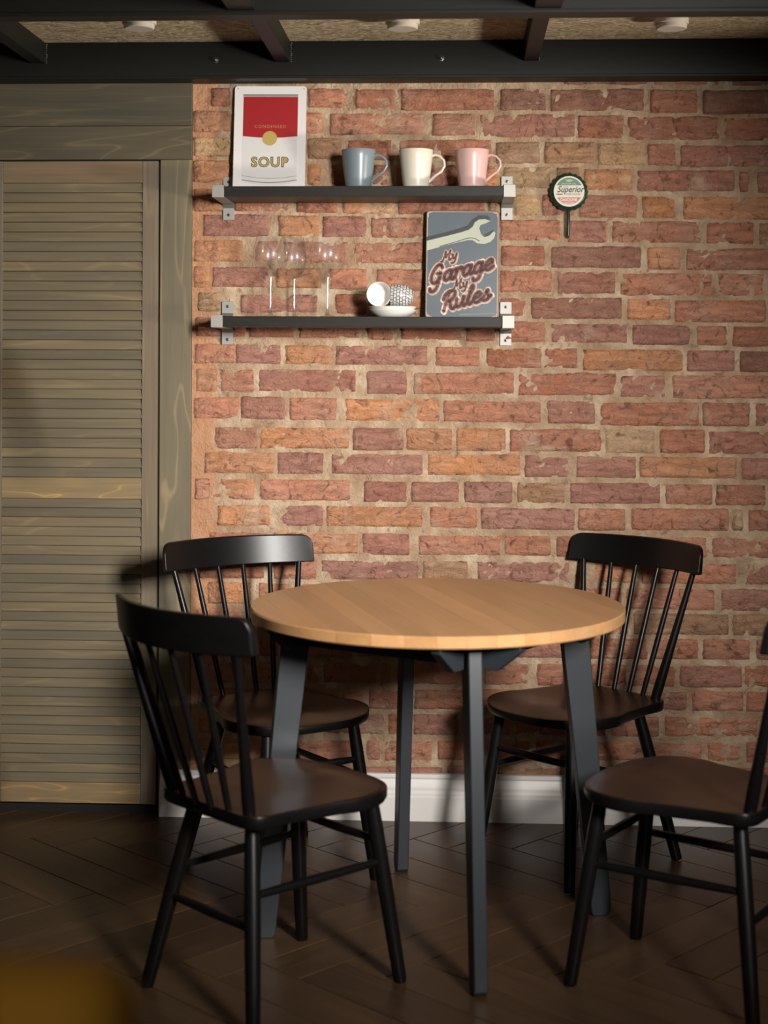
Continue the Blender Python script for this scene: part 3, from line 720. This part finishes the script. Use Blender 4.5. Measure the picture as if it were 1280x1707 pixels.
GL = {
 'G': ([[(.60, .74), (.50, .95), (.30, .93), (.12, .65), (.08, .32), (.20, .07), (.40, .08), (.54, .28)], [(.36, .50), (.56, .52)], [(.56, .50), (.50, -.08), (.36, -.36), (.14, -.34), (.10, -.16)]], .70),
 'a': ([[(.44, .46), (.28, .55), (.10, .38), (.10, .12), (.24, .03), (.40, .18), (.46, .46)], [(.48, .55), (.44, .16), (.52, .03), (.64, .12)]], .58),
 'r': ([[(.02, .42), (.13, .55), (.12, .02)], [(.13, .34), (.26, .53), (.42, .52), (.40, .38)]], .43),
 'g': ([[(.44, .46), (.28, .55), (.10, .38), (.10, .12), (.24, .03), (.40, .18), (.46, .46)], [(.48, .55), (.46, -.12), (.32, -.36), (.12, -.34), (.10, -.18)], [(.46, .0), (.60, .12)]], .58),
 'e': ([[(.10, .26), (.32, .30), (.44, .42), (.34, .56), (.15, .46), (.08, .20), (.22, .02), (.40, .06), (.54, .18)]], .52),
 'M': ([[(.00, .08), (.12, .04), (.22, .40), (.30, .95)], [(.30, .95), (.40, .34)], [(.40, .34), (.74, .95)], [(.74, .95), (.70, .14), (.80, .03), (.92, .12)]], .90),
 'y': ([[(.04, .48), (.14, .50), (.14, .20), (.26, .05), (.40, .20), (.46, .52)], [(.47, .52), (.44, -.10), (.30, -.35), (.08, -.32)]], .58),
 'R': ([[(.14, .0), (.28, .92)], [(.02, .60), (.10, .88), (.36, .98), (.62, .90), (.60, .62), (.42, .50), (.26, .48)], [(.40, .48), (.50, .14), (.62, .02), (.76, .12)]], .72),
 'u': ([[(.06, .52), (.08, .16), (.20, .03), (.34, .14), (.44, .50)], [(.45, .53), (.44, .14), (.54, .02), (.64, .12)]], .60),
 'l': ([[(.06, .28), (.26, .70), (.30, .95), (.18, .92), (.12, .50), (.12, .14), (.24, .02), (.36, .14)]], .34),
 's': ([[(.02, .10), (.28, .52)], [(.30, .55), (.22, .40), (.40, .22), (.34, .04), (.10, .05)], [(.38, .12), (.54, .22)]], .50)}
def script(word, x, y, size, rise, rad, rado, thin):
    ln = []; adv = 0
    for ch in word:
        st, w_ = GL[ch]; ln += [[(p[0] + adv, p[1]) for p in s_] for s_ in st]; adv += w_
    def fn(a, b_):
        X_ = a * size * thin + b_ * size * .16; Y_ = b_ * size
        return S2(x + X_, y - Y_ - X_ * rise)
    dx, dz = 5 * kx, -6 * kz
    part('lettering_outline', strokes_mesh(ln, rado, -.0028, fn), 'garage_peach', s2, smooth=0)
    part('lettering_outline', strokes_mesh(ln, rado * .9, -.0027, lambda a, b_: (fn(a, b_)[0] + dx, fn(a, b_)[1] + dz)), 'garage_peach', s2, smooth=0)
    part('lettering', strokes_mesh(ln, rad, -.0031, fn), 'garage_maroon', s2, smooth=0)
script('My', 650, 428, 76, .27, .0025, .0050, 1.05)
script('Garage', 562, 600, 138, .27, .0047, .0090, 1.0)
script('My', 735, 634, 72, .27, .0024, .0048, 1.05)
script('Rules', 655, 793, 140, .27, .0047, .0090, .95)
flat([S2(790, 808), S2(1050, 796), S2(1050, 799), S2(790, 811)], -.0022, 'garage_wear', 'scratch', s2)

# ---- mugs
def mug(px, mat, lab):
    Ym = -.105; p = at_y(px, 280, Ym)
    k = empty('mug', (p.x, Ym, ZU)); tag(k, lab, 'mug', 'conical mugs on the upper shelf')
    H_ = at_y(px, 250.5, Ym).z - ZU
    prof = [(0, .0), (.034, .0), (.0365, .002), (.0385, .012)]
    prof += [(.0385 + (.0505 - .0385) * t ** .9, .012 + (H_ - .013) * t) for t in (.2, .4, .6, .8, 1.0)]
    prof += [(.0500, H_), (.0485, H_ - .0008), (.0462, H_ - .012), (.0355, .012), (.030, .006), (0, .006)]
    part('body', MB().lathe(prof, 48), mat, k, smooth=50)
    r1, z1 = .0475, H_ * .84; r2, z2 = .0400, H_ * .20
    pts = [(r1 - .004, z1), (r1 + .010, z1 + .004), (r1 + .024, z1 - .001), (r1 + .0355, z1 - .014), (r1 + .037, z1 - .029), (r1 + .028, z1 - .045), (r1 + .012, z1 - .056), (r2, z2 + .001), (r2 - .004, z2 - .001)]
    a = -.12; mb = MB().tube([(x * math.cos(a), x * math.sin(a), z) for x, z in pts], [.0048, .0042, .0038, .0037, .0037, .0038, .0041, .005, .005], 10)
    part('handle', mb, mat, k, smooth=60)
mug(597.5, 'grey_mug', 'blue grey mug, left of the three mugs on the upper shelf')
mug(693.5, 'cream_mug', 'cream mug between the blue grey and the pink mug')
mug(786.5, 'pink_mug', 'pale pink mug, right of the three mugs on the upper shelf')

# ---- wine glasses
def wine_glass(px, Yg, sc, lab):
    p = at_y(px, 500, Yg)
    prof = [(0.0, .0), (.034, .0), (.0345, .0012), (.020, .0028), (.008, .006), (.0042, .014), (.0036, .035), (.0036, .085), (.0044, .108), (.010, .1165)]
    bowl = [(.024, .124), (.038, .137), (.0475, .154), (.0515, .174), (.0500, .196), (.0455, .218), (.0405, .238)]
    inner = [(.0395, .238), (.0445, .218), (.0490, .196), (.0505, .174), (.0463, .154), (.0365, .1385), (.022, .126), (.008, .1205), (0, .1195)]
    g_ = empty('wine_glass', (p.x, Yg, ZL)); tag(g_, lab, 'wine glass', 'balloon wine glasses on the lower shelf')
    part('bowl', MB().lathe([(r * sc, z * sc) for r, z in [(.0045, .1165)] + bowl], 48, cap=False), 'thin_glass', g_, smooth=60)
    part('stem', MB().lathe([(r * sc, z * sc) for r, z in prof[:-1] + [(.0050, .1155), (0, .1160)]], 24), 'stem_glass', g_, smooth=60)
    return g_
wine_glass(451, -.172, 1.00, 'clear balloon wine glass standing leftmost on the lower shelf')
wine_glass(490.5, -.066, 1.00, 'clear balloon wine glass, the middle one of three')
wine_glass(546, -.128, 1.02, 'clear balloon wine glass nearest the white cups')

# ---- saucers and cups
def saucer(px, Yc, z, w_, h_, lab):
    p = at_y(px, 520, Yc); r = w_
    prof = [(0, 0), (r * .62, 0), (r * .66, .001), (r * .88, h_ * .55), (r, h_ * .97), (r * .995, h_), (r * .85, h_ * .66), (r * .6, .004), (0, .0035)]
    return tag(part('saucer', MB().lathe(prof, 56), 'porcelain', loc=(p.x, Yc, z), smooth=50), lab, 'saucer', 'white saucers under the cups')
YS = -.125
saucer(655, YS, ZL, .0715, .0215, 'white saucer at the bottom, lying on the lower shelf')
saucer(654, YS, ZL + .0095, .0715, .0215, 'white saucer stacked on top of the bottom one, under the cups')
zs = ZL + .0315
def cup(lab, loc, axis, mat, R=.0365, L=.056, up=(0, 0, 1)):
    ax = Vector(axis).normalized(); u = Vector(up); u = (u - ax * u.dot(ax)).normalized(); v_ = ax.cross(u)
    # axis points from the base to the mouth, loc is the mouth centre
    prof = [(0, -L), (R * .52, -L), (R * .54, -L + .003), (R * .66, -L + .008), (R * .97, -L + .022), (R, -.001), (R * .985, 0), (R * .955, -.0005), (R * .92, -L + .024), (R * .6, -L + .011), (0, -L + .009)]
    c = empty('cup', loc); tag(c, lab, 'cup', 'small cups lying on the saucers')
    def fn(x, y, z): return tuple(u * x + v_ * y + ax * z)
    n = 48
    me = MB().lathe(prof, n, fn).mesh('body', M[mat], 50)
    uv = me.uv_layers.new(name='uv')
    for poly in me.polygons:
        angs = []
        for li in poly.loop_indices:
            co = me.vertices[me.loops[li].vertex_index].co
            angs.append(math.atan2(co.dot(v_), co.dot(u)))
        wrap = max(angs) - min(angs) > PI
        for li, a in zip(poly.loop_indices, angs):
            co = me.vertices[me.loops[li].vertex_index].co
            if wrap and a < 0: a += 2 * PI
            uv.data[li].uv = (a * R, co.dot(ax))
    put('body', me, c); return c
pc = at_y(631.5, 492, YS - .03); pc2 = at_y(651, 494, YS)
cup('plain white cup lying on its side with its open mouth facing out', (pc.x, YS - .028, zs + .0355), (-.10, -1, .06), 'porcelain')
cup('white cup with black ornament lying on its side, base to the right', (at_y(651.5, 500, YS).x, YS - .004, zs + .0335), (-1, -.0, .06), 'ornament', R=.0335, L=.066)

# ---- bottle cap hook
p = at_y(948.5, 319, -.04)
hk = empty('wall_hook', (p.x, -.028, p.z)); tag(hk, 'dark green bottle cap shaped wall hook with a round pale print, right of the shelves', 'hook')
n = 21 * 4; R0 = .0565
def wavy(r, amp): return [(r + amp * math.cos(21 * 2 * PI * i / n)) for i in range(n)]
mb = MB(); rings = [(R0, .0018, .008), (R0, .0018, .004), (R0 * .955, .0012, -.004), (R0 * .86, .0002, -.010), (R0 * .80, 0, -.011)]
vs = []; fs = []
for r, amp, y in rings:
    for i, q in enumerate(wavy(r, amp)): vs.append((q * math.cos(2 * PI * i / n), y, q * math.sin(2 * PI * i / n)))
for j in range(len(rings) - 1):
    for i in range(n): fs.append((j * n + i, j * n + (i + 1) % n, (j + 1) * n + (i + 1) % n, (j + 1) * n + i))
fs += [tuple(range(n)), tuple(range((len(rings) - 1) * n, len(rings) * n))]
part('crimped_cap', mb.add(vs, fs), 'cap_green', hk, smooth=40)
R1 = .0455
def circ(r, a0, a1, n=24): return [(r * math.cos(a0 + (a1 - a0) * i / n), r * math.sin(a0 + (a1 - a0) * i / n)) for i in range(n + 1)]
def S3(X_, Y_): return ((X_ - 630) * R1 / 320.0, (500 - Y_) * R1 / 320.0)
flat(circ(R1, 0, 2 * PI * .999, 40), -.0112, 'cap_white', 'face', hk)
a = math.asin((500 - 372) / 290.0); flat(circ(R1 * .90, a, PI - a), -.0116, 'cap_mid_green', 'green_band', hk)
a = math.asin((625 - 500) / 275.0); flat(circ(R1 * .86, -a, -PI + a), -.0116, 'cap_red', 'red_band', hk)
tri_flat([S3(540, 252), (S3(580, 262)), S3(605, 250), S3(655, 250), S3(685, 262), S3(725, 252), S3(690, 285), S3(655, 300), S3(605, 300), S3(575, 285)], -.0121, 'cap_yellow', 'wing_emblem', hk)
for xx in range(3):
    flat(r4(S3, 510 + 5 * xx, 722 + 18 * xx, 745 - 5 * xx, 729 + 18 * xx), -.0120, 'cap_white', 'stripe', hk)
flat(r4(S3, 365, 545, 495, 575), -.0116, 'cap_grey', 'grey_bar', hk)
flat(r4(S3, 500, 398, 620, 410), -.0116, 'cap_grey', 'grey_bar', hk)
txt(hk, 'MOTOR OIL', S3, 625, 342, .0068, 'cap_white', .0122, space=1.2)
txt(hk, 'Superior', S3, 652, 462, .0265, 'cap_ink', .0122, shear=.35, bold=.0004, xs=.84)
txt(hk, 'PURE POWER', S3, 705, 562, .0066, 'cap_ink', .0122, shear=.3, space=1.15)
txt(hk, 'GASOLINE', S3, 620, 675, .0125, 'cap_white', .0122, bold=.0004, xs=.86)
mb = MB().tube([(-.001, .004, -R0 + .004), (-.001, -.004, -R0 - .01), (-.001, -.004, -R0 - .055), (-.001, -.002, -R0 - .073), (-.001, .010, -R0 - .077)], [.0045, .0048, .0048, .0050, .004], 12)
part('hook_stem', mb, 'cap_green', hk)
part('stem_screw', MB().lathe([(0, -.001), (.003, -.001), (.003, .001), (0, .0018)], 10, lambda x, y, z: (x - .001, -.0088 - z, y - R0 - .050)), 'weld', hk)
part('wall_mount', MB().tube([(0, .026, 0), (0, .004, 0)], .012, 16), 'cap_green', hk)

# ================================================================== TABLE
TZ, TR, TT = .783, .455, .028
tc_ = at_z(728.5, 1006, TZ)
tb = empty('round_table', (tc_.x, tc_.y, 0)); tag(tb, 'round dining table with light wood top and slate black legs', 'table')
feet = [at_z(795, 1660, 0), at_z(1000, 1524, 0), at_z(667, 1450, 0), at_z(441, 1562, 0)]
fc = sum(feet, Vector()) / 4
az = []
for i, f in enumerate(feet):
    d = f - fc; az.append(math.atan2(d.y, d.x) - i * PI / 2)
base_az = sum(((a + PI) % (2 * PI)) - PI for a in az) / 4
tb.location = ((fc.x + tc_.x) / 2, (fc.y + tc_.y) / 2, 0)
# top of glued boards
BA = math.atan2(-.622, .163) + TH
bd = Vector((math.cos(BA), math.sin(BA), 0)); bn = Vector((-bd.y, bd.x, 0))
nbrd = 14; bw = 2 * TR / nbrd
def clip_strip(r, a0, a1, n=14):
    # outline of the disc between offsets a0 and a1 across the boards
    a0, a1 = max(a0, -r), min(a1, r); up = []; dn = []
    for i in range(n + 1):
        o = a0 + (a1 - a0) * i / n; s_ = math.sqrt(max(r * r - o * o, 0)); up.append((s_, o)); dn.append((-s_, o))
    return up + dn[::-1]
rr_ = random.Random(5)
for k in range(nbrd):
    a0, a1 = -TR + k * bw, -TR + (k + 1) * bw
    rings = []
    e = .00015
    for r, z in ((TR - .0035, TZ - TT), (TR, TZ - TT + .0035), (TR, TZ - .0035), (TR - .0035, TZ)):
        rings.append([(p_[0], p_[1], z) for p_ in clip_strip(r, a0 + e if k else -r, a1 - e if k < nbrd - 1 else r)])
    n_ = len(rings[0]); mb = MB(); vs = []; fs = []
    for rg in rings:
        for s_, o, z in rg: vs.append((o - (a0 + a1) / 2, -s_, z))
    for j in range(3):
        for i in range(n_): fs.append((j * n_ + i, j * n_ + (i + 1) % n_, (j + 1) * n_ + (i + 1) % n_, (j + 1) * n_ + i))
    fs += [tuple(range(n_)), tuple(range(3 * n_, 4 * n_))]
    o = part('board', mb.add(vs, fs), 'table_wood', tb, smooth=25)
    o.location = (bn.x * (a0 + a1) / 2, bn.y * (a0 + a1) / 2, 0)
    o.rotation_euler = (0, 0, BA + PI / 2)
corners = []
for i in range(4):
    a = base_az + i * PI / 2; rd = Vector((math.cos(a), math.sin(a), 0)); tg = Vector((-rd.y, rd.x, 0))
    rt, rf = .345, .418
    corners.append(rd * rt)
    zt_ = TZ - TT - .002
    # outline in the radial plane: wide board, rounded outer foot corner
    poly = [(rt - .036, zt_), (rt + .034, zt_)]
    fx = rf
    poly += [(fx + .026, .030)] + [(fx + .026 - .018 * (1 - math.cos(q)), .018 - .018 * math.sin(q)) for q in (0.3, .7, 1.1, 1.5)]
    poly += [(fx - .018, 0), (fx - .024, .006)]
    mb = MB().prism(poly, lambda r, z, d, rd=rd, tg=tg: tuple(rd * r + tg * d + Vector((0, 0, z))), -.0155, .0155)
    part('leg', mb, 'table_leg', tb, smooth=20, bevel=.0025)
for i in range(4):
    p0, p1 = corners[i], corners[(i + 1) % 4]; d = (p1 - p0); L = d.length; d = d / L
    nrm = Vector((-d.y, d.x, 0)); off = -.017 if i % 2 else .017
    zt_ = TZ - TT - .0005 
    ex = .120; h_ = .062
    poly = [(-ex, zt_), (-ex, zt_ - .014), (-.060, zt_ - h_), (L + .060, zt_ - h_), (L + ex, zt_ - .014), (L + ex, zt_)]
    inw = nrm * (.019 if nrm.dot(-(p0 + p1)) > 0 else -.019)
    mb = MB().prism(poly, lambda a_, z, dd, p0=p0, d=d, nrm=nrm, inw=inw: tuple(p0 + inw + d * a_ + nrm * dd + Vector((0, 0, z))), -.0125, .0125)
    part('apron', mb, 'table_leg', tb, smooth=20, bevel=.0015)

# ================================================================== CHAIRS
def seat_mesh():
    nr, na = 14, 72; zt_, zb2 = .445, .413
    def outline(a):
        c, s_ = math.cos(a), math.sin(a); ex = 2 / 2.6
        y = math.copysign(abs(s_) ** ex, s_); x = math.copysign(abs(c) ** ex, c)
        yy = .022 + y * .212
        if y < 0:
            ex2 = 2 / 9.0; x = math.copysign(abs(c) ** ex2, c); yy = .022 + math.copysign(abs(s_) ** ex2, s_) * .217
        hwid = .170 + .046 * (1 / (1 + math.exp(-(yy - .025) * 36))) + .006 * max(0, (-yy - .10) / .1)
        return x * hwid, yy
    def topz(x, y):
        u = x / .2
        z = zt_
        z -= .016 * max(0, 1 - abs(u) ** 2.2) * math.exp(-((y + .04) / .13) ** 2)
        z += .004 * math.exp(-(u / .25) ** 2) * math.exp(-((y - .15) / .06) ** 2)
        if y > .12: z -= .012 * ((y - .12) / .115) ** 2
        z -= .003 * (abs(u) ** 3)
        return z
    vs = [(0, .02, topz(0, .02))]; fs = []
    for j in range(1, nr + 1):
        t = (j / nr) ** .85
        for i in range(na):
            x, y = outline(2 * PI * i / na); x, y = x * t * .985, .02 + (y - .02) * t * .985
            vs.append((x, y, topz(x, y)))
    def ring(k, dz, zfix=None):
        for i in range(na):
            x, y = outline(2 * PI * i / na); x2, y2 = x * k, .02 + (y - .02) * k
            vs.append((x2, y2, zfix if zfix is not None else topz(x, y) + dz))
    ring(.996, -.0010); ring(1.0, -.0035); ring(1.0, 0, zb2 + .006); ring(.985, 0, zb2); ring(.60, 0, zb2)
    for i in range(na): fs.append((0, 1 + i, 1 + (i + 1) % na))
    tot = nr + 5
    for j in range(tot - 1):
        for i in range(na):
            a_, b_ = 1 + j * na, 1 + (j + 1) * na; fs.append((a_ + i, b_ + i, b_ + (i + 1) % na, a_ + (i + 1) % na))
    fs.append(tuple(1 + (tot - 1) * na + i for i in range(na)))
    mb = MB().add(vs, fs)
    me = mb.mesh('seat', M['seat_reflection_wood'], 40); me.materials.append(M['chair_wood'])
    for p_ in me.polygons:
        if p_.normal.z < .75: p_.material_index = 1  # painted reflection only on upward faces, sides stay plain black
    return me
ZT, ZB_, CW = .866, .784, .236
def crest_y(x, t):                 # t 0 bottom .. 1 top
    u = x / CW
    return -(.312 + .013 * t) + .072 * u * u
def crest_mesh():
    nu, nz_ = 40, 6; th = .0105; vs = []; fs = []; R = .026
    for side in (-1, 1):
        for j in range(nz_ + 1):
            for i in range(nu + 1):
                x = -CW + 2 * CW * i / nu; x = math.copysign(CW * (1 - (1 - abs(x) / CW) ** 1.25), x)
                zt_ = ZT
                q = abs(x) - (CW - R)
                if q > 0: zt_ -= R - math.sqrt(max(R * R - q * q, 0))
                zb2 = ZB_ + .004 * (x / CW) ** 2
                t = j / nz_; z = zb2 + (zt_ - zb2) * t
                thk = th * (1 - .25 * t)
                vs.append((x, crest_y(x, (z - ZB_) / (ZT - ZB_)) + side * thk, z))
    n = (nu + 1) * (nz_ + 1)
    for j in range(nz_):
        for i in range(nu):
            a_ = j * (nu + 1) + i; q = (a_, a_ + 1, a_ + nu + 2, a_ + nu + 1); fs += [q, tuple(x + n for x in q[::-1])]
    for i in range(nu):
        fs.append((i, n + i, n + i + 1, i + 1)); k = nz_ * (nu + 1); fs.append((k + i, k + i + 1, n + k + i + 1, n + k + i))
    for j in range(nz_):
        a_ = j * (nu + 1); fs.append((a_, a_ + nu + 1, n + a_ + nu + 1, n + a_)); a_ += nu; fs.append((a_, n + a_, n + a_ + nu + 1, a_ + nu + 1))
    return MB().add(vs, fs)
ATT = {'FL': (-.128, .168), 'FR': (.128, .168), 'RL': (-.098, -.140), 'RR': (.098, -.140)}
FT = {'FL': (-.169, .223), 'FR': (.169, .223), 'RL': (-.188, -.206), 'RR': (.188, -.206)}
def legp(k, z):
    a, f = ATT[k], FT[k]; t = z / .418
    return Vector((f[0] + (a[0] - f[0]) * t, f[1] + (a[1] - f[1]) * t, z))
def make_chair(lab):
    c = empty('dining_chair', (0, 0, 0)); tag(c, lab, 'chair', 'black spindle back chairs round the table')
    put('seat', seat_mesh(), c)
    part('crest_rail', crest_mesh(), 'chair_wood', c, smooth=40, bevel=.003)
    for k in ('FL', 'FR', 'RL', 'RR'):
        pts = [legp(k, z) for z in (.0, .006, .1, .22, .34, .418)]
        l = part('leg', MB().tube(pts, [.0135, .0150, .0162, .0175, .0170, .0150], 16), 'chair_wood', c, smooth=50)
        p_ = legp(k, 0)
        part('foot_pad', MB().lathe([(0, 0), (.011, 0), (.011, .004), (0, .004)], 14, lambda x, y, z, p_=p_: (p_.x + x, p_.y + y, z - .0005)), 'white_plastic', l)
    for a_, b_, z in (('FL', 'FR', .315), ('RL', 'RR', .205), ('FL', 'RL', .268), ('FR', 'RR', .268)):
        p0, p1 = legp(a_, z), legp(b_, z)
        part('stretcher', MB().tube([p0, p0.lerp(p1, .08), p0.lerp(p1, .5), p0.lerp(p1, .92), p1], [.0075, .0085, .0105, .0085, .0075], 12), 'chair_wood', c, smooth=50)
    for i in range(6):
        s_ = -1 + 2 * i / 5; xb, xt = s_ * .133, s_ * .200; yb = -(.192 - .018 * s_ * s_)
        yt = crest_y(xt, .1); b_ = Vector((xb, yb, .432)); t_ = Vector((xt, yt, ZB_ + .012))
        if i in (0, 5): rd = [.0135, .0142, .0115, .0088, .0080]
        else: rd = [.0068, .0078, .0082, .0072, .0062]
        part('spindle' if i not in (0, 5) else 'back_post', MB().tube([b_, b_.lerp(t_, .12), b_.lerp(t_, .45), b_.lerp(t_, .8), t_], rd, 12), 'chair_wood', c, smooth=50)
    return c
proto = make_chair('black spindle back chair at the front left, its curved back towards us')
proto.location = (-.401, -1.278, 0); proto.rotation_euler = (0, 0, math.radians(-44.1))
for lab, x, y, a in (('black spindle back chair behind the table on the left, beside the louvred door', -.481, -.478, -145.2),
                     ('black spindle back chair behind the table on the right, against the brick wall', .329, -.364, 135.0),
                     ('black spindle back chair at the front right, cut off by the right edge', .528, -1.205, 58.5)):
    c = copy_tree(proto); c.location = (x, y, 0); c.rotation_euler = (0, 0, math.radians(a)); c['label'] = lab

# ================================================================== OUT OF FOCUS FOREGROUND
mc = empty('bar_chair', (-.40, -3.62, 0)); tag(mc, 'mustard upholstered bar chair, a blurred corner at the bottom left', 'chair')
def pad(w_, d_, h_, r):
    mb = MB(); mb.box(-w_ / 2, w_ / 2, -d_ / 2, d_ / 2, 0, h_); return mb
o = part('backrest', pad(.46, .07, .36, .03), 'mustard_fabric', mc, (0, -.21, .685), bevel=.03); o.modifiers[0].segments = 5
o = part('seat', pad(.46, .42, .09, .03), 'mustard_fabric', mc, (0, 0, .62), bevel=.03); o.modifiers[0].segments = 5
for sx2 in (-1, 1):
    for sy2 in (-1, 1):
        part('leg', MB().tube([(sx2 * .17, sy2 * .15, .63), (sx2 * .215, sy2 * .195, 0)], [.017, .012], 14), 'chair_wood', mc)
vs_ = empty('dried_plant', (-.186, -4.02, 0)); tag(vs_, 'tall dried plant in a floor vase, a blurred tan leaf at the left edge', 'plant')
part('vase', MB().lathe([(0, 0), (.07, 0), (.085, .05), (.09, .18), (.06, .36), (.035, .44), (.045, .47), (.040, .47), (.028, .44), (0, .42)], 28), 'vase_clay', vs_)
part('stem', MB().tube([(0, 0, .40), (-.01, 0, .8), (-.012, 0, 1.2), (-.018, 0, 1.385)], [.004, .003, .0025, .001], 8), 'dry_leaf', vs_)
for z, a, L in ((1.377, .15, .072), (1.20, 2.6, .11), (1.12, 3.6, .10), (1.30, 3.1, .09)):
    mb = MB(); vs = []; fs = []
    for i in range(9):
        t = i / 8; wd = .024 * math.sin(PI * min(t * .93 + .07, 1)) ; x = L * .34 * t; zz = z - L * .95 * t * t + L * .2 * t
        for s_ in (-1, 0, 1): vs.append((math.cos(a) * x - math.sin(a) * s_ * wd - .014, math.sin(a) * x + math.cos(a) * s_ * wd, zz - abs(s_) * .002))
    for i in range(8):
        for k in (0, 1): fs.append((i * 3 + k, i * 3 + k + 1, i * 3 + k + 4, i * 3 + k + 3))
    o = part('leaf', mb.add(vs, fs), 'dry_leaf', vs_, smooth=60)
    sd = o.modifiers.new('thick', 'SOLIDIFY'); sd.thickness = .0012
print('bricks', nb, 'planks', np_)
